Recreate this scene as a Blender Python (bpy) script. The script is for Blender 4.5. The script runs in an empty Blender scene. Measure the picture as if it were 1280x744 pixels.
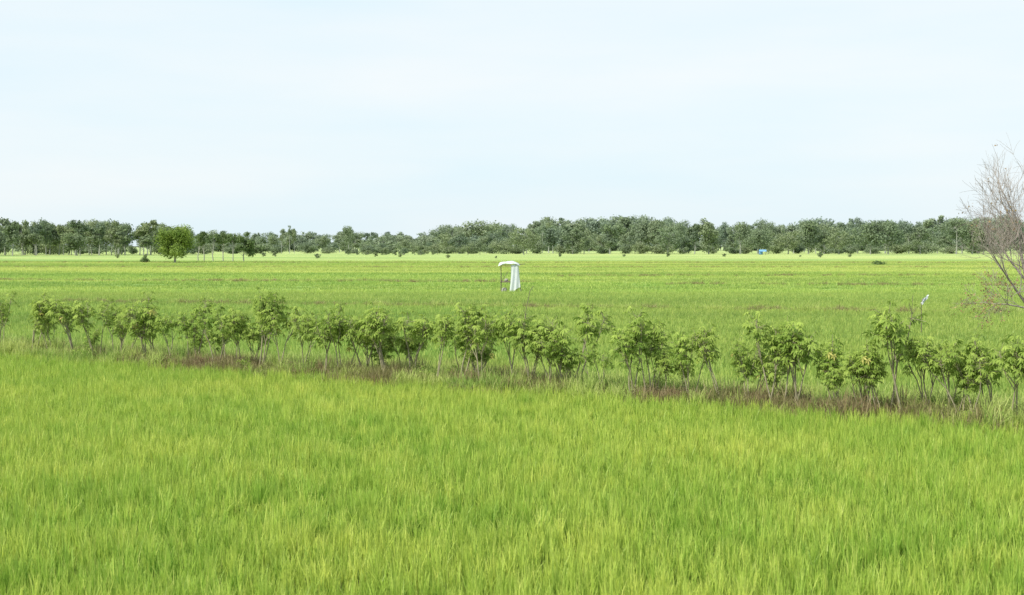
import bpy, math, random
import numpy as np
from mathutils import Vector, Matrix

S = bpy.context.scene
COL = S.collection
H = 3.9; F = 1778.0; HY = 307.0   # eye height, focal in photo px, horizon row

def gx(px, Y): return (px-640)/F*Y
def gz(py, Y): return H-(py-HY)*Y/F

# ------------------------------------------------------------ mesh builder
class MB:
    def __init__(s):
        s.v=[]; s.q=[]; s.t=[]; s.tint=[]; s.h=[]; s.n=0; s.qm=[]; s.tm=[]
    def add(s, verts, quads=None, tris=None, tint=0.5, h=0.5, mat=0):
        verts=np.asarray(verts,dtype=np.float64).reshape(-1,3); n=len(verts)
        s.v.append(verts)
        s.tint.append(np.broadcast_to(np.asarray(tint,dtype=float),(n,)).copy())
        s.h.append(np.broadcast_to(np.asarray(h,dtype=float),(n,)).copy())
        if quads is not None and len(quads):
            q=np.asarray(quads,dtype=np.int64).reshape(-1,4)+s.n; s.q.append(q); s.qm.append(np.full(len(q),mat))
        if tris is not None and len(tris):
            t=np.asarray(tris,dtype=np.int64).reshape(-1,3)+s.n; s.t.append(t); s.tm.append(np.full(len(t),mat))
        s.n+=n
    def mesh(s,name,mats,smooth=False):
        v=np.concatenate(s.v)
        q=np.concatenate(s.q) if s.q else np.zeros((0,4),int)
        t=np.concatenate(s.t) if s.t else np.zeros((0,3),int)
        me=bpy.data.meshes.new(name)
        me.vertices.add(len(v)); me.vertices.foreach_set('co',v.astype(np.float32).ravel())
        loops=np.concatenate([q.ravel(),t.ravel()]).astype(np.int32)
        me.loops.add(len(loops)); me.loops.foreach_set('vertex_index',loops)
        nf=len(q)+len(t); me.polygons.add(nf)
        st=np.concatenate([np.arange(len(q))*4, len(q)*4+np.arange(len(t))*3]).astype(np.int32)
        me.polygons.foreach_set('loop_start',st)
        mi=np.concatenate((s.qm if s.q else [])+(s.tm if s.t else [])).astype(np.int32)
        me.polygons.foreach_set('material_index',mi)
        me.update(calc_edges=True)
        for nm,arr in (('tint',s.tint),('hgt',s.h)):
            a=me.attributes.new(nm,'FLOAT','POINT'); a.data.foreach_set('value',np.concatenate(arr).astype(np.float32))
        for m in mats: me.materials.append(m)
        if smooth: me.polygons.foreach_set('use_smooth',np.ones(nf,dtype=bool))
        me.validate()
        return me

def obj(name, me, parent=None, loc=(0,0,0), link=True):
    o=bpy.data.objects.new(name,me); o.location=loc
    if link: COL.objects.link(o)
    if parent: o.parent=parent
    return o

def tube(mb, pts, radii, sides=5, mat=0, tint=0.5):
    pts=np.asarray(pts,float); n=len(pts)
    V=[]
    for i in range(n):
        d=pts[min(i+1,n-1)]-pts[max(i-1,0)]; d=d/(np.linalg.norm(d)+1e-9)
        a=np.cross(d,[0.3,0.9,0.1] if abs(d[1])<.8 else [1,0,0]); a/=np.linalg.norm(a); b=np.cross(d,a)
        for k in range(sides):
            th=2*math.pi*k/sides
            V.append(pts[i]+radii[i]*(math.cos(th)*a+math.sin(th)*b))
    Q=[]
    for i in range(n-1):
        for k in range(sides):
            k2=(k+1)%sides
            Q.append((i*sides+k,i*sides+k2,(i+1)*sides+k2,(i+1)*sides+k))
    mb.add(V,quads=Q,mat=mat,tint=tint)

def box(mb, c, s, mat=0, tint=.5):
    c=np.array(c,float); s=np.array(s,float)/2
    V=np.array([[x,y,z] for x in(-1,1) for y in(-1,1) for z in(-1,1)],float)*s+c
    mb.add(V,quads=[(0,1,3,2),(4,6,7,5),(0,4,5,1),(2,3,7,6),(0,2,6,4),(1,5,7,3)],mat=mat,tint=tint)

def blades(mb,rng,rx,ry,h,w,lean,tint,mat=0,z0=0.0):
    N=len(rx); az=rng.uniform(0,2*np.pi,N); fa=rng.uniform(0,2*np.pi,N)
    ts=[0,.42,.76,1.0]; ws=[.8,1.,.7,0]
    V=np.zeros((N,7,3)); Hh=np.zeros((N,7)); k=0
    for t,wf in zip(ts,ws):
        ox=rx+np.cos(az)*lean*h*t*t; oy=ry+np.sin(az)*lean*h*t*t
        oz=z0+h*t*(1-.35*lean*t)
        if t<1:
            for sgn in(-1,1):
                V[:,k,0]=ox+sgn*np.cos(fa)*w*wf/2; V[:,k,1]=oy+sgn*np.sin(fa)*w*wf/2; V[:,k,2]=oz; Hh[:,k]=t; k+=1
        else:
            V[:,k,0]=ox; V[:,k,1]=oy; V[:,k,2]=oz; Hh[:,k]=1
    b=np.arange(N)[:,None]*7
    q=np.concatenate([b+np.array([[0,1,3,2]]),b+np.array([[2,3,5,4]])])
    t=b+np.array([[4,5,6]])
    mb.add(V.reshape(-1,3),quads=q,tris=t,tint=np.repeat(tint,7),h=Hh.ravel(),mat=mat)

def leafquads(mb,rng,C,Nrm,size,tint,mat=0,asp=0.7):
    N=len(C); Nrm=Nrm/(np.linalg.norm(Nrm,axis=1,keepdims=True)+1e-9)
    r=rng.normal(size=(N,3)); a=np.cross(Nrm,r); a/=(np.linalg.norm(a,axis=1,keepdims=True)+1e-9); b=np.cross(Nrm,a)
    s=size[:,None]
    V=np.stack([C-a*s/2, C+b*s*asp/2+Nrm*s*.08, C+a*s/2, C-b*s*asp/2+Nrm*s*.08],1)
    i=np.arange(N)[:,None]*4
    mb.add(V.reshape(-1,3),quads=i+np.array([[0,1,2,3]]),tint=np.repeat(tint,4),mat=mat)

# ------------------------------------------------------------ materials
class NT:
    def __init__(s,name):
        s.m=bpy.data.materials.new(name); s.m.use_nodes=True; s.t=s.m.node_tree; s.t.nodes.clear()
    def n(s,typ,**kw):
        x=s.t.nodes.new(typ)
        for k,v in kw.items(): setattr(x,k,v)
        return x
    def l(s,a,b): s.t.links.new(a,b)
    def mix(s,fac,a,b,mode='MIX'):
        x=s.n('ShaderNodeMix',data_type='RGBA',blend_type=mode)
        for sock,val in((x.inputs[0],fac),(x.inputs[6],a),(x.inputs[7],b)):
            if hasattr(val,'is_linked'): s.l(val,sock)
            elif isinstance(val,(int,float)): sock.default_value=val
            else: sock.default_value=(*val,1)
        return x.outputs[2]
    def math(s,op,a,b=0.0,clamp=False):
        x=s.n('ShaderNodeMath',operation=op,use_clamp=clamp)
        for i,val in enumerate((a,b)):
            if hasattr(val,'is_linked'): s.l(val,x.inputs[i])
            else: x.inputs[i].default_value=val
        return x.outputs[0]
    def rng(s,v,a,b,c=0.,d=1.):
        x=s.n('ShaderNodeMapRange'); s.l(v,x.inputs[0])
        for i,k in enumerate((a,b,c,d)): x.inputs[i+1].default_value=k
        return x.outputs[0]
    def pos(s): return s.n('ShaderNodeNewGeometry').outputs['Position']
    def noise(s,vec,scale,detail=3,stretch=None,rough=.55):
        if stretch:
            mp=s.n('ShaderNodeMapping'); s.l(vec,mp.inputs[0]); mp.inputs['Scale'].default_value=stretch
            vec=mp.outputs[0]
        x=s.n('ShaderNodeTexNoise'); x.inputs['Scale'].default_value=scale; x.inputs['Detail'].default_value=detail
        x.inputs['Roughness'].default_value=rough
        s.l(vec,x.inputs['Vector']); return x.outputs[0]
    def attr(s,n):
        return s.n('ShaderNodeAttribute',attribute_name=n).outputs['Fac']
    def haze(s,col,L=1900.,hc=(.38,.47,.46)):  # distance haze painted into the base colour, growing with world Y
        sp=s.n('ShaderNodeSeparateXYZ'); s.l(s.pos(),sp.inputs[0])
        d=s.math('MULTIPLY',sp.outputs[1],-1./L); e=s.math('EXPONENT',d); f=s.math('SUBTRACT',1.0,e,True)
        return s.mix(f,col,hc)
    def leaf_out(s,col,trans=.35,rough=.6,spec=.25):
        p=s.n('ShaderNodeBsdfPrincipled'); s.l(col,p.inputs['Base Color']); p.inputs['Roughness'].default_value=rough
        p.inputs['Specular IOR Level'].default_value=spec
        t=s.n('ShaderNodeBsdfTranslucent'); s.l(col,t.inputs[0])
        m=s.n('ShaderNodeMixShader'); m.inputs[0].default_value=trans
        s.l(p.outputs[0],m.inputs[1]); s.l(t.outputs[0],m.inputs[2])
        o=s.n('ShaderNodeOutputMaterial'); s.l(m.outputs[0],o.inputs[0]); return s.m
    def out(s,col,rough=.9,spec=.1,bump=None,bs=.3,bd=.05):
        p=s.n('ShaderNodeBsdfPrincipled')
        if hasattr(col,'is_linked'): s.l(col,p.inputs['Base Color'])
        else: p.inputs['Base Color'].default_value=(*col,1)
        p.inputs['Roughness'].default_value=rough; p.inputs['Specular IOR Level'].default_value=spec
        if bump is not None:
            b=s.n('ShaderNodeBump'); b.inputs['Strength'].default_value=bs; b.inputs['Distance'].default_value=bd
            s.l(bump,b.inputs['Height']); s.l(b.outputs[0],p.inputs['Normal'])
        o=s.n('ShaderNodeOutputMaterial'); s.l(p.outputs[0],o.inputs[0]); return s.m

def rice_color(n, G, Y, parcels):
    P=n.pos()
    a=n.rng(n.noise(P,.10,3,(1,1.1,0)),.42,.62)
    b=n.rng(n.noise(P,.6,3,(1,1.3,0)),.46,.64)
    f=n.math('ADD',n.math('MULTIPLY',a,.40),n.math('MULTIPLY',b,.36),True)
    if not parcels:
        d=n.rng(n.noise(P,2.6,2,(1,1,0)),.50,.68)
        f=n.math('ADD',f,n.math('MULTIPLY',d,.42),True)
    c=n.mix(f,G,Y)
    if parcels:
        sn=n.n('ShaderNodeVectorMath',operation='SNAP'); n.l(P,sn.inputs[0]); sn.inputs[1].default_value=(210,46,1000)
        wn=n.n('ShaderNodeTexWhiteNoise'); n.l(sn.outputs[0],wn.inputs[0])
        sp=n.n('ShaderNodeSeparateXYZ'); n.l(P,sp.inputs[0]); yy=sp.outputs[1]
        c=n.mix(n.math('MULTIPLY',n.rng(wn.outputs[0],.3,1.),.40),c,(.44,.51,.12))
        st=n.rng(n.noise(P,.02,4,(.25,1.6,0)),.42,.58)
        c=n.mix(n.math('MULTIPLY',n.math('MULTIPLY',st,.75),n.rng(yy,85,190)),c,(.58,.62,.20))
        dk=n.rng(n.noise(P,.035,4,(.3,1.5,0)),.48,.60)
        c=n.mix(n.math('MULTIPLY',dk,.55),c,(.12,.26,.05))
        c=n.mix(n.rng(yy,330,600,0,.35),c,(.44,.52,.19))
        c=n.haze(c,4500,(.50,.58,.42))  # air haze painted into the far rice colour
    return c

def m_rice(name,G,Y,parcels):
    n=NT(name); c=rice_color(n,G,Y,parcels)
    t=n.attr('tint')
    c=n.mix(n.rng(t,.66,1.0,0,.75),c,(.72,.75,.22))
    c=n.mix(n.rng(t,.0,.5,.75,0),c,(.08,.205,.022))
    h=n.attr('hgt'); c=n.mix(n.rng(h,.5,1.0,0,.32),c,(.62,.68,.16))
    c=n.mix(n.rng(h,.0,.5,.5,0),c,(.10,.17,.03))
    return n.leaf_out(c,.35,.5,.4)

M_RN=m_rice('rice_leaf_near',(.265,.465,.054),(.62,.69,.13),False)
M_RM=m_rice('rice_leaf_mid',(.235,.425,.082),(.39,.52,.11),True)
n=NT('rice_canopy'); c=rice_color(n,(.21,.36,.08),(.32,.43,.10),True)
c=n.mix(n.rng(n.noise(n.pos(),2.5,4,(1,.5,1)),.35,.7,0,.3),c,(.12,.21,.05))
M_CAN=n.out(c,.9,.1,n.noise(n.pos(),4.,3),.8,.2)
n=NT('paddy_mud'); M_MUD=n.out(n.mix(n.noise(n.pos(),1.5,4),(.05,.07,.022),(.09,.11,.035)),.9,.15,n.noise(n.pos(),6,4),.5,.05)
n=NT('dry_soil'); M_SOIL=n.out(n.mix(n.rng(n.noise(n.pos(),1.1,5),.4,.6),(.15,.115,.07),(.13,.16,.06)),.95,.1,n.noise(n.pos(),9,5),.7,.06)
def m_weed(name,A,B,D):
    n=NT(name); t=n.attr('tint'); c=n.mix(n.rng(n.noise(n.pos(),.5,3),.4,.62),A,B); c=n.mix(n.rng(t,.6,1.,0,.8),c,D)
    return n.leaf_out(c,.3,.7,.15)
M_DRY=m_weed('dry_grass',(.24,.185,.10),(.24,.26,.09),(.50,.43,.25))
M_WEED=m_weed('green_weeds',(.26,.40,.085),(.44,.53,.15),(.60,.62,.26))
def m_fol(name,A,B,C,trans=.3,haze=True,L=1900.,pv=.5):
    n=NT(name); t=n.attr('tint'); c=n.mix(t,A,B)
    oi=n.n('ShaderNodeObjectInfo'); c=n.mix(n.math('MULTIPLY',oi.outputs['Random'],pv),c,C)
    if haze: c=n.haze(c,L)  # leaf colour paled by painted distance haze
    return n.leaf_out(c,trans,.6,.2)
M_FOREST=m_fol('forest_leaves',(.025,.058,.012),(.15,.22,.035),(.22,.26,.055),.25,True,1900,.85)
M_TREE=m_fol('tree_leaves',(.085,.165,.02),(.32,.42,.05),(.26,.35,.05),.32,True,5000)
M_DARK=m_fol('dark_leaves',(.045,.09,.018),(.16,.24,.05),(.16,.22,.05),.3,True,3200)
M_CAS=m_fol('cassava_leaves',(.115,.225,.03),(.43,.56,.12),(.36,.46,.10),.40,False,1,.45)
n=NT('yellow_leaf'); M_YEL=n.leaf_out(n.mix(n.attr('tint'),(.50,.50,.12),(.55,.50,.18)),.3)
n=NT('brown_leaf'); M_BRN=n.leaf_out(n.mix(n.attr('tint'),(.30,.19,.09),(.42,.32,.16)),.3)
def m_bark(name,A,B,haze=False):
    n=NT(name); c=n.mix(n.noise(n.pos(),6,4),A,B)
    if haze: c=n.haze(c,1500)  # bark colour includes painted distance haze
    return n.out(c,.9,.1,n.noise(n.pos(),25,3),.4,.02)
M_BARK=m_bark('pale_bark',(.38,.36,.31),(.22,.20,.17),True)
M_STEM=m_bark('cassava_stem',(.25,.23,.14),(.40,.37,.26))
M_BARE=m_bark('bare_bark',(.44,.39,.35),(.29,.25,.22))
n=NT('white_tarp'); M_TARP=n.leaf_out(n.mix(n.noise(n.pos(),3,3),(.78,.82,.84),(.58,.65,.69)),.25,.5,.4)
n=NT('weathered_wood'); M_WOOD=n.out(n.mix(n.noise(n.pos(),12,4,(1,1,.1)),(.12,.10,.08),(.22,.19,.15)),.85)
n=NT('blue_tarp'); M_BLUE=n.out(n.mix(n.noise(n.pos(),1,3),(.12,.33,.62),(.20,.42,.68)),.5,.4)
n=NT('sack_cloth'); M_SACK=n.out(n.mix(n.noise(n.pos(),8,3),(.45,.45,.40),(.30,.29,.25)),.9)

# ------------------------------------------------------------ scatter via geometry nodes
def tcol(name, meshes):
    c=bpy.data.collections.new(name)
    for i,me in enumerate(meshes):
        o=bpy.data.objects.new('%s_%02d'%(name,i),me); c.objects.link(o)
    return c
def scatter(name, P, R, Sc, idx, coll):
    me=bpy.data.meshes.new(name+'_points'); N=len(P)
    me.vertices.add(N); me.vertices.foreach_set('co',np.asarray(P,np.float32).ravel())
    a=me.attributes.new('rot','FLOAT_VECTOR','POINT'); a.data.foreach_set('vector',np.asarray(R,np.float32).ravel())
    a=me.attributes.new('scl','FLOAT_VECTOR','POINT'); a.data.foreach_set('vector',np.asarray(Sc,np.float32).ravel())
    a=me.attributes.new('idx','INT','POINT'); a.data.foreach_set('value',np.asarray(idx,np.int32))
    o=obj(name,me)
    g=bpy.data.node_groups.new(name+'_gn','GeometryNodeTree')
    g.interface.new_socket('Geometry',in_out='INPUT',socket_type='NodeSocketGeometry')
    g.interface.new_socket('Geometry',in_out='OUTPUT',socket_type='NodeSocketGeometry')
    ni=g.nodes.new('NodeGroupInput'); no=g.nodes.new('NodeGroupOutput')
    ip=g.nodes.new('GeometryNodeInstanceOnPoints'); ci=g.nodes.new('GeometryNodeCollectionInfo')
    ci.inputs['Collection'].default_value=coll; ci.inputs['Separate Children'].default_value=True; ci.inputs['Reset Children'].default_value=True
    def na(nm,t):
        x=g.nodes.new('GeometryNodeInputNamedAttribute'); x.data_type=t; x.inputs['Name'].default_value=nm
        return [s for s in x.outputs if s.enabled and s.name=='Attribute'][0]
    er=g.nodes.new('FunctionNodeEulerToRotation')
    L=g.links.new
    L(ni.outputs[0],ip.inputs['Points']); L(ci.outputs[0],ip.inputs['Instance']); ip.inputs['Pick Instance'].default_value=True
    L(na('idx','INT'),ip.inputs['Instance Index']); L(na('rot','FLOAT_VECTOR'),er.inputs[0]); L(er.outputs[0],ip.inputs['Rotation'])
    L(na('scl','FLOAT_VECTOR'),ip.inputs['Scale']); L(ip.outputs[0],no.inputs[0])
    md=o.modifiers.new('scatter','NODES'); md.node_group=g
    return o

# ------------------------------------------------------------ bund frame
A=np.array([-16.8,46.8]); B=np.array([10.2,28.3]); D=(B-A)/np.linalg.norm(B-A); Nn=np.array([-D[1],D[0]])
ANG=math.atan2(D[1],D[0])
def us(u,s): return A+D*u+Nn*s
rng=np.random.default_rng(7)

# ------------------------------------------------------------ ground
def sheet(name,x0,x1,y0,y1,z,mat):
    mb=MB(); mb.add([(x0,y0,z),(x1,y0,z),(x1,y1,z),(x0,y1,z)],quads=[(0,1,2,3)])
    return obj(name,mb.mesh(name,[mat]))
sheet('ground',-5000,5000,-300,8000,0,M_MUD)
sheet('rice_field',-3000,3000,108,3000,.24,M_CAN)
mb=MB(); us_=np.linspace(-70,110,361); prof=[(-.25,.0),(-.05,.14),(.25,.27),(.7,.32),(1.15,.28),(1.6,.14),(4.4,.05),(4.8,.0)]
V=[];Q=[]
for i,u in enumerate(us_):
    for j,(s_,z_) in enumerate(prof):
        p=us(u,s_+rng.normal()*.05); V.append((p[0],p[1],.004+max(0,z_+(rng.normal()*.035 if z_>0.02 else 0))))
m=len(prof)
for i in range(len(us_)-1):
    for j in range(m-1): Q.append((i*m+j,(i+1)*m+j,(i+1)*m+j+1,i*m+j+1))
mb.add(V,quads=Q); obj('earth_bund',mb.mesh('earth_bund',[M_SOIL],True))

# ------------------------------------------------------------ rice patches
def rice_patch(seed,size,nh,per,h,w,mat,spread,lean=.24):
    r=np.random.default_rng(seed); mb=MB()
    g=(np.arange(nh)+.5)/nh*size-size/2
    X,Y=np.meshgrid(g,g); X=X.ravel()+r.normal(size=nh*nh)*size/nh*.3; Y=Y.ravel()+r.normal(size=nh*nh)*size/nh*.3
    hs=r.uniform(.62,1.15,nh*nh); tn=r.uniform(0,1,nh*nh)
    N=nh*nh*per
    rx=np.repeat(X,per)+r.normal(size=N)*spread; ry=np.repeat(Y,per)+r.normal(size=N)*spread
    hh=np.repeat(hs,per)*h*r.uniform(.55,1.2,N); ww=w*r.uniform(.7,1.3,N)
    ln=np.abs(r.normal(size=N))*lean+.04; tint=np.clip(np.repeat(tn,per)*.5+r.uniform(0,1,N)*.5,0,1)
    blades(mb,r,rx,ry,hh,ww,np.clip(ln,0,1.0),tint)
    return mb.mesh('rice_patch',[mat])
near=tcol('rice_near',[rice_patch(10+i,1.5,9,23,.47,.0112,M_RN,.032,.15) for i in range(7)])
mid=tcol('rice_mid',[rice_patch(30+i,3.0,15,13,.43,.022,M_RM,.055,.18) for i in range(5)])
far=tcol('rice_far',[rice_patch(50+i,8.0,22,12,.42,.06,M_RM,.14) for i in range(4)])
def grid(s0,s1,step,cond):
    out=[]
    for s_ in np.arange(s0,s1,step):
        for u in np.arange(-420,420,step):
            p=us(u,s_)
            if cond(p): out.append(p)
    return np.array(out)
def put(name,P,coll,nv,zs=.12):
    N=len(P); P3=np.c_[P,np.zeros(N)]; R=np.zeros((N,3)); R[:,2]=ANG+rng.integers(0,4,N)*math.pi/2
    sc=np.ones((N,3)); sc[:,2]=rng.uniform(1-zs,1+zs,N)
    return scatter(name,P3,R,sc,rng.integers(0,nv,N),coll)
P=grid(-0.75-1.45*35,-.7,1.45,lambda p: 9<p[1]<75 and abs(p[0])<.37*p[1]+5)
put('rice_plants',P,near,7,.08)
P=grid(5.6,120,2.9,lambda p: 20<p[1]<112 and abs(p[0])<.37*p[1]+7)
put('rice_plants',P,mid,5,.06)
P=[]
for y in np.arange(114,330,7.8):
    for x in np.arange(-140,140,7.8):
        if abs(x)<.37*y+9: P.append((x+rng.uniform(-1,1),y))
put('rice_plants',np.array(P),far,4,.08)

def grass_patch(seed,size,N,h,w,mat,leanf=.5):
    r=np.random.default_rng(seed); mb=MB()
    k=max(4,N//40); cx=r.uniform(-size/2,size/2,k); cy=r.uniform(-size/2,size/2,k); ch=r.uniform(.5,1.2,k)
    i=r.integers(0,k,N)
    rx=cx[i]+r.normal(size=N)*.09; ry=cy[i]+r.normal(size=N)*.09
    blades(mb,r,rx,ry,h*ch[i]*r.uniform(.5,1.1,N),w*r.uniform(.6,1.3,N),np.clip(np.abs(r.normal(size=N))*leanf+.1,0,1.3),r.uniform(0,1,N))
    return mb.mesh('grass_patch',[mat])
wc=tcol('grass_tmpl',[grass_patch(70+i,1.0,420,.36,.012,M_DRY,.6) for i in range(4)]+[grass_patch(80+i,1.0,420,.44,.013,M_WEED,.5) for i in range(4)])
P=[];I=[];Sc=[]
for u in np.arange(-35,70,.42):
    for s_ in (-.15,.3,.8,1.3):
        p=us(u+rng.uniform(-.3,.3),s_+rng.uniform(-.2,.2))
        if abs(p[0])>.37*p[1]+8: continue
        g=0.50+.3*math.sin(u*.35+1)+rng.normal()*.35+(.15 if s_>1 else 0)
        P.append((p[0],p[1],.0+(.22 if s_>.2 else .06))); I.append(rng.integers(4,8) if g>.62 else rng.integers(0,4)); k=rng.uniform(.6,1.4); Sc.append((k,k,k*rng.uniform(.7,1.5)))
    for s_ in (1.7,2.3,2.9,3.5,4.1,4.6):
        p=us(u+rng.uniform(-.3,.3),s_+rng.uniform(-.3,.3))
        if abs(p[0])>.37*p[1]+8: continue
        P.append((p[0],p[1],.04)); I.append(rng.integers(4,8) if rng.random()<.92 else rng.integers(0,4)); k=rng.uniform(.8,1.3); Sc.append((k,k,k*rng.uniform(.8,1.3)))
R=np.zeros((len(P),3)); R[:,2]=rng.uniform(0,6.28,len(P))
scatter('bund_grass',P,R,Sc,I,wc)
P=[];I=[];Sc=[]
for (xa,ya,xb,yb,nn_) in ((6,168,90,172,5),(-95,236,110,232,5),(-60,150,2,140,5),(15,133,60,126,5),(-30,92,36,74,6),(-110,300,120,292,4)):
    L=math.hypot(xb-xa,yb-ya)
    for t in np.arange(0,L,.7):
        P.append((xa+(xb-xa)*t/L,ya+(yb-ya)*t/L+rng.normal()*.35,.12)); I.append(rng.integers(0,nn_)); k=rng.uniform(.9,1.7); Sc.append((k,k,k*.95))
R=np.zeros((len(P),3)); R[:,2]=rng.uniform(0,6.28,len(P))
scatter('dyke_grass',P,R,Sc,I,wc)

# ------------------------------------------------------------ cassava
def cassava(seed,spread,lowleaf=.32):
    r=np.random.default_rng(seed); mb=MB(); tips=[]; Hh=1.7
    ns=r.integers(2,5)
    LO=[];LD=[];LL=[];LW=[];LT=[];LU=[]
    for i in range(ns):
        az=r.uniform(0,6.28); ln=r.uniform(.15,.42)*spread
        base=np.array([r.normal()*.07,r.normal()*.07,-.05]); hf=Hh*r.uniform(.36,.52)
        d=np.array([math.cos(az)*ln,math.sin(az)*ln,1.]);d/=np.linalg.norm(d)
        m_=base+d*hf*.5+r.normal(size=3)*.02; f_=base+d*hf
        tube(mb,[base,m_,f_],[.021,.018,.015],5,0)
        for k in range(r.integers(2,4)):
            a2=az+r.uniform(-1.7,1.7); l2=r.uniform(.2,.75)
            d2=np.array([math.cos(a2)*l2*spread,math.sin(a2)*l2*spread,1.]); d2/=np.linalg.norm(d2)
            e=Hh*r.uniform(.34,.56); p1=f_+d2*e*.5+r.normal(size=3)*.03; p2=f_+(d2*.8+np.array([0,0,.2]))*e
            tube(mb,[f_,p1,p2],[.013,.010,.007],4,0); tips.append((f_,p1,p2))
    for (a,b,c_) in tips:
        nl=r.integers(19,28)
        for j in range(nl):
            t=1-abs(r.normal())*lowleaf
            if t<-.1: continue
            t=max(t,0)
            o=a+(b-a)*t*2 if t<.5 else b+(c_-b)*(t-.5)*2
            th=r.uniform(0,6.28); el=r.uniform(-.4,.9) if t<.93 else r.uniform(.2,1.3)
            pl=r.uniform(.14,.30)
            dd=np.array([math.cos(th)*math.cos(el),math.sin(th)*math.cos(el),math.sin(el)])
            e=o+dd*pl
            tube(mb,[o,e],[.004,.003],3,0)
            up=np.array([0,0,1.])*.8+dd*.3+r.normal(size=3)*.3; up/=np.linalg.norm(up)
            f0=np.array([math.cos(th),math.sin(th),0.])-up*np.dot(up,[math.cos(th),math.sin(th),0.]); f0/=np.linalg.norm(f0)
            sd=np.cross(up,f0); tn=r.uniform(0,1); nlob=r.integers(5,8); sz=r.uniform(.10,.185); droop=r.uniform(.15,.9)
            yel=2 if (r.random()<.02 and t<.7) else 1
            for q in range(nlob):
                an=(q/(nlob-1)-.5)*3.9
                ld=f0*math.cos(an)+sd*math.sin(an)-up*droop*(.6+.3*r.random()); ld/=np.linalg.norm(ld)
                LO.append(e);LD.append(ld);LU.append(up);LL.append(sz*(1-.35*abs(an)/2));LW.append(sz*.29);LT.append((min(1,tn*.65+.25*r.random()+.25*max(0,t-.8)*5),yel))
    O=np.array(LO);Dd=np.array(LD);U=np.array(LU);L=np.array(LL)[:,None];W=np.array(LW)[:,None];T=np.array(LT)
    sd=np.cross(U,Dd); sd/=np.linalg.norm(sd,axis=1,keepdims=True)
    nn=np.cross(Dd,sd)
    mid_=O+Dd*L*.55
    tip=O+Dd*L-np.array([0,0,1.])*L*.12
    V=np.stack([O,mid_+sd*W/2+nn*W*.12,tip,mid_-sd*W/2+nn*W*.12],1)
    for y in (1,2):
        k=T[:,1]==y
        if not k.any(): continue
        N=k.sum(); i=np.arange(N)[:,None]*4
        mb.add(V[k].reshape(-1,3),tris=np.concatenate([i+[[0,1,2]],i+[[0,2,3]]]),tint=np.repeat(T[k,0],4),mat=y)
    top=np.percentile(V[:,:,2],99.3)
    return mb.mesh('cassava',[M_STEM,M_CAS,M_YEL]),top
CV=[cassava(100+i,s,l) for i,(s,l) in enumerate([(1.,.23),(.9,.28),(1.1,.24),(1.0,.38),(.8,.23),(1.2,.27),(.8,.33),(1.0,.22),(1.1,.24),(1.,.42),(1.,.27),(1.2,.32)])]
rp=random.Random(5)
spots=[(-40,.95),(0,1),(38,1.12),(62,.8),(95,1.05),(118,.95),(150,.7),(182,1.08),(212,.85),(243,1.05),(272,1.0),(300,.9),(328,1.12),(350,.9),(378,.85),(405,.8),(428,1.0),(455,.95),(480,1.05),(515,.9),(548,.85),(578,1.08),(600,.9),(640,1.1),(662,1.0),(690,.8),(714,1.12),(748,.62),(792,1.05),(815,.95),(862,.86),(900,.85),(935,.8),(968,1.0),(995,1.0),(1048,.85),(1078,.72),(1100,.85),(1122,1.18),(1158,.85),(1188,.8),(1212,.9),(1245,.85),(1272,.85),(1320,.9),(1370,1.)]
def hedge_point(px,s_):
    k=(px-640)/F
    a=us(0,s_); u=(k*a[1]-a[0])/(D[0]-k*D[1]); return us(u,s_)
def plant(p,hgt,z,wf=1.):
    me,top=CV[rp.randrange(len(CV))]; s_=hgt/top; w_=s_*rp.uniform(.78,1.0)*wf
    o=obj('cassava_plant',me,loc=(p[0],p[1],z)); o.rotation_euler=(rp.uniform(-.07,.07),rp.uniform(-.07,.07),rp.uniform(0,6.28)); o.scale=(w_,w_,s_)
for i,(px,sc) in enumerate(spots):
    plant(hedge_point(px,.75+rp.uniform(-.3,.35)),1.98*sc*rp.uniform(.94,1.06),.27,.96)
for i in range(12):
    px=rp.uniform(-30,1320)
    if 725<px<790 or 835<px<850: continue
    plant(hedge_point(px,rp.uniform(.6,1.3)),rp.uniform(.9,1.4),.25)
for i in range(15):
    px=rp.uniform(-20,720)
    plant(hedge_point(px,1.6+rp.uniform(0,.8)),rp.uniform(1.4,1.9),.12)
def shrub(seed,R_,Hh,N,ls,mat):
    r=np.random.default_rng(seed); mb=MB()
    for k in range(7):
        th=r.uniform(0,6.28); e=np.array([math.cos(th)*R_*.6,math.sin(th)*R_*.6,Hh*r.uniform(.5,.9)])
        tube(mb,[(0,0,-.05),e*.5,e],[.012,.009,.005],4,0)
    d=r.normal(size=(N,3)); d/=np.linalg.norm(d,axis=1,keepdims=True); rad=r.uniform(.35,1.,N)[:,None]*(1+.25*np.sin(d[:,:1]*5+seed))
    C=d*rad*np.array([R_,R_,Hh*.5])+np.array([0,0,Hh*.52]); C[:,2]=np.maximum(C[:,2],.03)
    leafquads(mb,r,C,d+r.normal(size=(N,3))*.7+np.array([0,0,.4]),ls*r.uniform(.6,1.3,N),r.uniform(0,1,N),1)
    return mb.mesh('shrub',[M_STEM,mat])
SH=[shrub(200+i,.38,.6,420,.08,M_CAS) for i in range(3)]
for i in range(20):
    p=hedge_point(rp.uniform(-20,1300),rp.uniform(.2,2.)); o=obj('wild_shrub',SH[i%3],loc=(p[0],p[1],.2)); k=rp.uniform(.45,.9); o.scale=(k,k,k); o.rotation_euler[2]=rp.uniform(0,6)

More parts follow.
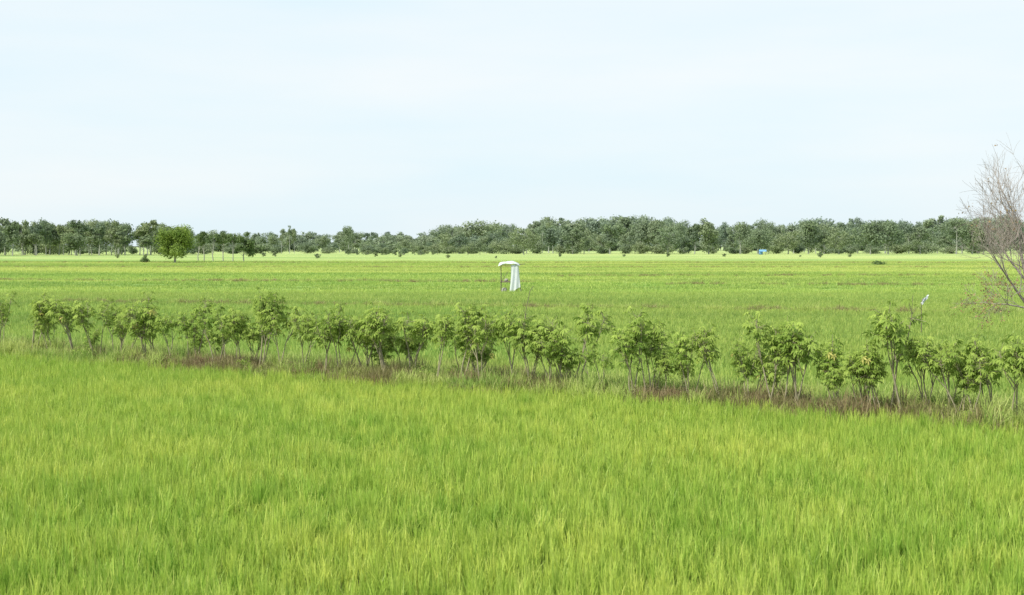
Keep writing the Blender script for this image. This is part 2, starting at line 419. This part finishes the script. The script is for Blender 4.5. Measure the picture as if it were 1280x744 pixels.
# ------------------------------------------------------------ trees
def tree(seed,Hh=10.,R_=4.,cb=2.,ncl=16,nl=2400,ls=.5,mat=M_FOREST,trunk=.22,squash=.75,shape=0):
    r=np.random.default_rng(seed); mb=MB()
    top=np.array([r.normal()*.3,r.normal()*.3,Hh*.75])
    tr=[np.array([0,0,-.3]),np.array([r.normal()*.12,r.normal()*.12,Hh*.2]),np.array([top[0]*.6,top[1]*.6,Hh*.45]),top]
    tube(mb,tr,[trunk,trunk*.75,trunk*.5,trunk*.15],7,0)
    cz=(cb+Hh)/2; rz=(Hh-cb)/2
    for k in range(ncl):
        d=r.normal(size=3); d/=np.linalg.norm(d); rad=r.uniform(.3,.9)
        c=np.array([d[0]*R_*rad,d[1]*R_*rad,cz+d[2]*rz*rad]); rc=R_*r.uniform(.18,.42)
        if shape==1: c[:2]*=np.clip(1.35-.9*(c[2]-cb)/(Hh-cb),.3,1.2)
        if shape==2: c[:2]*=np.clip(.55+.7*(c[2]-cb)/(Hh-cb),.4,1.2)
        c[2]=min(c[2],Hh-rc*squash*.8); c[2]=max(c[2],rc*squash*.6)
        a=tr[1]+(tr[2]-tr[1])*r.uniform(0,1) if c[2]<cz else tr[2]+(tr[3]-tr[2])*r.uniform(0,.6)
        m_=(a+c)/2+np.array([0,0,-.2])
        tube(mb,[a,m_,c],[trunk*.32,trunk*.2,trunk*.06],4,0)
        N=int(nl/ncl*(rc/R_/.31)**2)
        dd=r.normal(size=(N,3)); dd/=np.linalg.norm(dd,axis=1,keepdims=True)
        rr=rc*(r.uniform(.3,1.2,N))[:,None]
        C=c+dd*rr*np.array([1,1,squash]); ct=r.uniform(0,1)
        leafquads(mb,r,C,dd*.8+r.normal(size=(N,3))*.5+np.array([0,0,.25]),ls*r.uniform(.5,1.4,N),np.clip(ct*.6+r.uniform(0,1,N)*.4,0,1),1)
    return mb.mesh('tree',[M_BARK,mat])
FT=[tree(300,10,3.6,.8,22,2600,shape=1),tree(301,10,5.2,1.2,26,3000),tree(302,10,3.0,1.6,16,2000),tree(303,10,5.6,.6,28,3200,shape=1),tree(304,10,2.4,1.2,16,1800),
    tree(305,10,4.4,2.2,20,2600,shape=2),tree(306,10,3.8,.5,22,2600),tree(307,10,6.2,2.4,26,3000,shape=2),tree(308,10,3.0,2.6,12,1600,shape=2),tree(309,10,4.8,.8,20,2600,.42),
    tree(310,10,9.,.0,34,3400,.8,squash=.55),tree(311,10,11.,.0,36,3600,.8,squash=.5),tree(312,10,7.,.0,28,2800,.8,squash=.6),
    tree(313,10,2.4,4.6,8,700,.4),tree(314,10,3.2,3.4,14,1700,trunk=.16),tree(315,10,2.8,3.0,13,1500,trunk=.16)]
fc=tcol('forest_tree',FT)
prof_=np.array([(-400,280),(-200,274),(0,272),(60,273),(100,271),(150,272),(180,277),(200,278),(240,284),(300,291),(345,287),(362,281),(385,290),(430,284),(470,291),(530,292),(560,283),(620,281),(665,276),(690,271),(730,271),(790,266),(830,270),(850,278),(880,277),(930,279),(980,279),(1020,275),(1060,272),(1100,275),(1150,275),(1200,271),(1300,268),(1500,270),(1700,274)],float)
P=[];Sc=[];I=[]
def addt(px,Y,hm,wf,i=None):
    P.append((gx(px,Y),Y,0)); Sc.append((hm/10*wf,hm/10*wf,hm/10)); I.append(int(rng.integers(0,10)) if i is None else i)
def row(px0,px1,Y0,Y1,step,top_off,jit,wf=1.,rows=1,ch=None,fixed=None):
    for k in range(rows):
        px=px0
        while px<px1:
            t=(px-px0)/(px1-px0); Y=Y0+(Y1-Y0)*t+k*14+rng.normal()*6
            ty=np.interp(px,prof_[:,0],prof_[:,1])+top_off+rng.normal()*jit
            hm=max(3.,gz(ty,Y)) if fixed is None else fixed*rng.uniform(.7,1.35)
            w=wf*rng.uniform(.7,1.45)
            addt(px,Y,hm,w,None if ch is None else int(ch[rng.integers(0,len(ch))]))
            px+=step*F/Y*rng.uniform(.4,1.7)
row(-350,240,520,560,5.5,1,2.8,.75,2)
row(-350,240,500,540,4.6,2,2.5,.9,1,(14,15,14,15,2))
row(-350,240,498,536,9.0,18,5.,1.2,1)
row(-350,330,590,620,7.0,0,1,1,1,(10,11,12),6.5)
row(180,620,860,900,8.0,0,2.8,.9,2)
row(200,620,830,850,8.0,0,1,1.2,1,(10,11,12),8)
row(250,620,700,740,11.0,9,5,1.0,2)
row(240,620,640,670,9.0,0,1,1,1,(10,11,12),4.2)
row(540,1700,980,1040,8.5,1,3.8,.8,3)
row(540,1700,940,960,9.0,0,1,1.1,1,(10,11,12),9)
row(560,1700,720,760,13,6,6.5,.85,1)
row(560,1700,640,660,10.0,13,8,.95,2)
row(560,1700,625,640,8.0,0,1,1.,1,(10,11,12,12),4.6)
row(-600,-300,520,500,7,0,2,1,2)
for (px,ty,Y,wf,i) in ((686,263,700,.55,13),(678,267,710,.4,13),(655,281,560,1.,1),(886,268,600,.9,6),(868,274,600,.8,2),(925,269,610,.8,9),(948,284,600,1.,3),(1010,271,600,.8,5),(1030,284,600,.8,0),(1048,286,590,1.1,1),(1088,274,590,1.,7),(1110,272,585,1.,3),(1150,281,590,.9,0),(1195,263,600,.8,9),(1215,269,600,.8,6),(600,300,560,1.2,3),(585,303,560,1.2,1),(762,276,600,.9,5),(800,270,640,.8,3),(835,281,600,1.1,1),(716,280,600,.9,6),(436,275,640,.55,9),(362,275,640,.4,13),(352,287,640,.5,13),(368,283,640,.45,4),(730,288,600,1.0,3),(985,286,600,1.2,1)):
    addt(px,Y,gz(ty,Y),wf,i)
for k in range(22):
    px=435+k*5.4+rng.normal()*3; addt(px,560+rng.normal()*20,gz(311+rng.normal()*2,560),1.3,(0,3,6)[k%3])
for px in (147,182,397,343,330,1000,1025,700,1062,780,560,500,470,835,905,620):
    addt(px,430+rng.uniform(-30,60),gz(317+rng.normal()*2,430),1.2,6)
R=np.zeros((len(P),3)); R[:,2]=rng.uniform(0,6.28,len(P)); print('trees',len(P))
scatter('distant_trees',P,R,Sc,I,fc)

Y=296; o=obj('broadleaf_tree',tree(400,7.9,4.7,.9,38,12000,.34,M_TREE,.28,.8),loc=(gx(218,Y),Y,0))
for (px,ty,Y,w,sd,mt,cb,nl) in ((255,288,335,2.0,401,M_DARK,3.2,1500),(267,287,330,1.8,402,M_DARK,3.6,1300),(279,287,335,2.0,403,M_DARK,3.0,1500),(291,289,330,1.5,404,M_DARK,3.6,1000),(305,290,322,3.0,405,M_DARK,.8,4600),(248,292,345,1.4,406,M_DARK,3.6,900)):
    hh=gz(ty,Y)+.1
    obj('slender_tree' if w<2.5 else 'broadleaf_tree',tree(sd,hh,w,cb,14,nl,.34,mt,.16),loc=(gx(px,Y),Y,0))
o=obj('field_bush',shrub(410,1.1,1.5,700,.25,M_DARK),loc=(gx(181,300),300,0))
o=obj('field_bush',shrub(411,1.6,.9,500,.22,M_DARK),loc=(gx(1098,262),262,.2))

# ------------------------------------------------------------ bare tree at right
mb=MB(); r=np.random.default_rng(33); lv=[]
def grow(p,d,L,rad,lvl,lift=.08):
    n_=4; pts=[p]; dd=d.copy()
    for i in range(n_):
        dd=dd+r.normal(size=3)*.13+np.array([0,0,lift if lvl<5 else lift*.4]); dd/=np.linalg.norm(dd); pts.append(pts[-1]+dd*L/n_)
    r1=rad*.62
    tube(mb,pts,[rad+(r1-rad)*i/n_ for i in range(n_+1)],6 if lvl<2 else (4 if lvl<4 else 3),0)
    if lvl>=3: lv.append((pts[-1],lvl))
    if lvl>=5: return
    k=r.integers(3,6) if lvl<4 else 5
    for j in range(k):
        t=r.uniform(.3,1.) if j>0 else 1.
        idx=t*n_; i0=min(int(idx),n_-1); q=pts[i0]+(pts[i0+1]-pts[i0])*(idx-i0)
        a=r.normal(size=3); a-=dd*np.dot(a,dd); a/=np.linalg.norm(a)
        sp=r.uniform(.4,.85) if j>0 else .2
        nd=dd*math.cos(sp)+a*math.sin(sp); nd/=np.linalg.norm(nd)
        grow(q,nd,L*r.uniform(.62,.86),max(.0048,r1*(.9 if j==0 else r.uniform(.5,.7))),lvl+1,lift)
tp=[np.array([0,0,-.1]),np.array([.05,0,1.]),np.array([-.05,.05,1.9]),np.array([-.15,.05,2.7])]
tube(mb,tp,[.15,.125,.11,.10],8,0)
for (st,d,L,ra,lf) in ((3,(-.5,.1,1.),1.5,.062,.08),(3,(.35,-.2,1.),1.5,.065,.08),(3,(-.1,.4,1.),1.6,.055,.08),(2,(-.95,-.1,.6),1.45,.05,.08),(2,(.8,.3,.6),1.4,.05,.08),(2,(-.9,-.4,.15),1.0,.032,-.02),(3,(-.75,.0,.75),1.4,.042,.08)):
    d=np.array(d,float); d/=np.linalg.norm(d); grow(tp[st],d,L,ra,1,lf)
allv=np.concatenate(mb.v); ztop=np.percentile(allv[:,2],99.8); xl=np.percentile(allv[:,0],.6)
C=np.array([p for p,l in lv]); C=C[(r.random(len(C))<np.where(C[:,2]<3.0,.5,.03))]
C=np.repeat(C,3,axis=0)+r.normal(size=(len(C)*3,3))*.08
leafquads(mb,r,C,r.normal(size=C.shape),r.uniform(.05,.10,len(C)),r.uniform(0,1,len(C)),1)
o=obj('bare_tree',mb.mesh('bare_tree',[M_BARE,M_BRN]),loc=(gx(1292,45),45,0))
kx=(2.4/abs(xl)); kz=7.0/ztop; print('bare',ztop,xl,kx,kz,mb.n); o.scale=(kx,kx,kz)

# ------------------------------------------------------------ field shelter with white tarp
Y=111.; X=gx(637,Y)
root=bpy.data.objects.new('field_shelter',None); root.location=(X,Y,0); COL.objects.link(root)
mb=MB()
for (x,y) in ((-.68,-.5),(.55,-.5),(-.68,.5),(.55,.5)): tube(mb,[(x,y,-.1),(x+.02,y,1.3),(x,y,2.42)],[.038,.034,.03],6)
for z in (1.05,2.38):
    tube(mb,[(-.72,-.5,z),(.6,-.5,z)],[.025]*2,5); tube(mb,[(-.72,.5,z),(.6,.5,z)],[.022]*2,5)
    tube(mb,[(-.68,-.55,z),(-.68,.55,z)],[.022]*2,5); tube(mb,[(.55,-.55,z),(.55,.55,z)],[.022]*2,5)
tube(mb,[(-.68,-.5,1.05),(-.1,-.5,1.9)],[.02]*2,5)
tube(mb,[(.4,0,2.4),(1.2,-.1,2.46)],[.035,.025],5); tube(mb,[(.55,-.5,1.3),(.98,-.55,.2)],[.03,.03],5)
obj('frame',mb.mesh('frame',[M_WOOD]),root)
mb=MB()
for k in range(6): box(mb,(-.07,-.42+k*.168,1.085),(1.2,.14,.025),0)
obj('platform',mb.mesh('platform',[M_WOOD]),root)
mb=MB(); V=[];Q=[];nx,ny=17,9
for i in range(nx):
    for j in range(ny):
        u=i/(nx-1)*2-1; v=j/(ny-1)*2-1
        V.append((u*.84-.04,v*.70,2.68-.20*abs(u)**2.2-.05*v*v+.03*math.sin(u*6+v*2)+rng.normal()*.008-(.12 if abs(u)==1 or abs(v)==1 else 0)))
for i in range(nx-1):
    for j in range(ny-1): Q.append((i*ny+j,(i+1)*ny+j,(i+1)*ny+j+1,i*ny+j+1))
mb.add(V,quads=Q); obj('roof_tarp',mb.mesh('roof_tarp',[M_TARP],True),root)
mb=MB(); V=[];Q=[];nx,ny=22,14
for i in range(nx):
    for j in range(ny):
        u=i/(nx-1); v=j/(ny-1)
        fold=.05*math.sin(u*24+v*3)*(.3+v)
        w_=.56+.30*v**1.3; x=.62-w_*.9+w_*min(1,u*1.8)+.14*v; y=-.57+(max(0,u-.55)*2.2)+fold
        V.append((x+fold*.5,y-.10*v,2.40-v*(1.95+.2*math.sin(u*7+1))))
for i in range(nx-1):
    for j in range(ny-1): Q.append((i*ny+j,(i+1)*ny+j,(i+1)*ny+j+1,i*ny+j+1))
mb.add(V,quads=Q); obj('side_tarp',mb.mesh('side_tarp',[M_TARP],True),root)
def sack(loc,s):
    mb=MB(); V=[];Q=[]
    for i in range(9):
        for j in range(12):
            ph=math.pi*i/8; th=2*math.pi*j/12; k=1+.12*math.sin(3*th+i)
            V.append((s[0]*max(0,math.sin(ph))**.6*math.cos(th)*k,s[1]*max(0,math.sin(ph))**.6*math.sin(th)*k,s[2]*math.cos(ph)))
    for i in range(8):
        for j in range(12): Q.append((i*12+j,i*12+(j+1)%12,(i+1)*12+(j+1)%12,(i+1)*12+j))
    mb.add(V,quads=Q); obj('sack',mb.mesh('sack',[M_SACK],True),root,loc=loc)
sack((-.42,-.2,.31),(.22,.2,.32)); sack((-.25,.1,1.21),(.16,.15,.11))

Y=570.; root=bpy.data.objects.new('blue_tarp_hut',None); root.location=(gx(953,Y),Y,0); COL.objects.link(root)
mb=MB()
for x in(-1.6,1.6):
    for y in(-1.2,1.2): tube(mb,[(x,y,0),(x,y,1.9)],[.07,.06],5)
tube(mb,[(-1.8,0,2.4),(1.8,0,2.4)],[.06,.06],5); obj('posts',mb.mesh('posts',[M_WOOD]),root)
mb=MB(); mb.add([(-1.8,-1.5,1.7),(1.8,-1.5,1.7),(1.8,0,2.5),(-1.8,0,2.5),(1.8,1.5,1.7),(-1.8,1.5,1.7)],quads=[(0,1,2,3),(3,2,4,5)])
box(mb,(-.6,1.15,.95),(1.9,.04,1.5)); obj('tarp',mb.mesh('tarp',[M_BLUE]),root); root.scale=(.8,.8,.9)

Y=58.; root=bpy.data.objects.new('marker_stake',None); root.location=(gx(1152,Y),Y,0); COL.objects.link(root)
mb=MB(); tube(mb,[(0,0,-.1),(.02,0,.8),(0,0,1.5),(.08,0,1.78)],[.018,.016,.013,.01],6); obj('stick',mb.mesh('stick',[M_WOOD]),root)
mb=MB(); V=[];Q=[]
for i in range(7):
    for j in range(7):
        u=i/6;v=j/6; V.append((.02+u*.26+.03*math.sin(v*7),.05*math.sin(u*9+v*4),1.68+u*.22-v*.20*(1-.5*u)))
for i in range(6):
    for j in range(6): Q.append((i*7+j,(i+1)*7+j,(i+1)*7+j+1,i*7+j+1))
mb.add(V,quads=Q); obj('plastic_strip',mb.mesh('plastic_strip',[M_TARP],True),root)
for (px,Y,h,lx) in ((655,60,2.2,.25),(1140,70,1.5,.05)):
    mb=MB(); tube(mb,[(0,0,-.1),(lx*.3,0,h*.5),(lx,0,h*.9),(lx*1.6,0,h)],[.015,.013,.011,.008],5); obj('wooden_stake',mb.mesh('wooden_stake',[M_WOOD]),loc=(gx(px,Y),Y,0))

# ------------------------------------------------------------ light
az=math.radians(-125); el=math.radians(46)
to=Vector((math.sin(az)*math.cos(el),math.cos(az)*math.cos(el),math.sin(el)))
sun=bpy.data.lights.new('sun','SUN'); sun.energy=5.0; sun.angle=math.radians(.5); sun.color=(1,.94,.82)
so=bpy.data.objects.new('sun',sun); so.rotation_euler=to.to_track_quat('Z','Y').to_euler(); COL.objects.link(so)
w=bpy.data.worlds.new('World'); S.world=w; w.use_nodes=True; nt=w.node_tree; nt.nodes.clear()
sk=nt.nodes.new('ShaderNodeTexSky'); sk.sky_type='NISHITA'; sk.sun_disc=False; sk.sun_elevation=el; sk.sun_rotation=az
sk.air_density=1.; sk.dust_density=1.5; sk.ozone_density=1.
tc=nt.nodes.new('ShaderNodeTexCoord'); mp=nt.nodes.new('ShaderNodeMapping'); mp.inputs['Scale'].default_value=(1.5,1.5,9)
no=nt.nodes.new('ShaderNodeTexNoise'); no.inputs['Scale'].default_value=1.6; no.inputs['Detail'].default_value=6
mr=nt.nodes.new('ShaderNodeMapRange'); mr.inputs[1].default_value=.35; mr.inputs[2].default_value=.7
cl=nt.nodes.new('ShaderNodeMix'); cl.data_type='RGBA'; cl.inputs[6].default_value=(8.0,9.5,10.2,1); cl.inputs[7].default_value=(9.4,9.9,10.1,1)
mx=nt.nodes.new('ShaderNodeMix'); mx.data_type='RGBA'; mx.inputs[0].default_value=.88
bg=nt.nodes.new('ShaderNodeBackground'); bg.inputs[1].default_value=.105; wo=nt.nodes.new('ShaderNodeOutputWorld')
L=nt.links.new
L(tc.outputs['Generated'],mp.inputs[0]); L(mp.outputs[0],no.inputs['Vector']); L(no.outputs[0],mr.inputs[0]); L(mr.outputs[0],cl.inputs[0]); L(cl.outputs[2],mx.inputs[7])
L(sk.outputs[0],mx.inputs[6]); L(mx.outputs[2],bg.inputs[0]); L(bg.outputs[0],wo.inputs[0])

cam=bpy.data.cameras.new('camera'); cam.lens=50; cam.sensor_width=36; cam.clip_end=12000; cam.clip_start=.1
co=bpy.data.objects.new('camera',cam); co.location=(0,0,H); co.rotation_euler=(math.radians(90)-math.atan((372-HY)/F),0,0); COL.objects.link(co)
cam.dof.use_dof=True; cam.dof.focus_distance=42; cam.dof.aperture_fstop=3.2
S.camera=co
S.view_settings.view_transform='Standard'; S.view_settings.look='None'; S.view_settings.exposure=0; S.view_settings.gamma=1
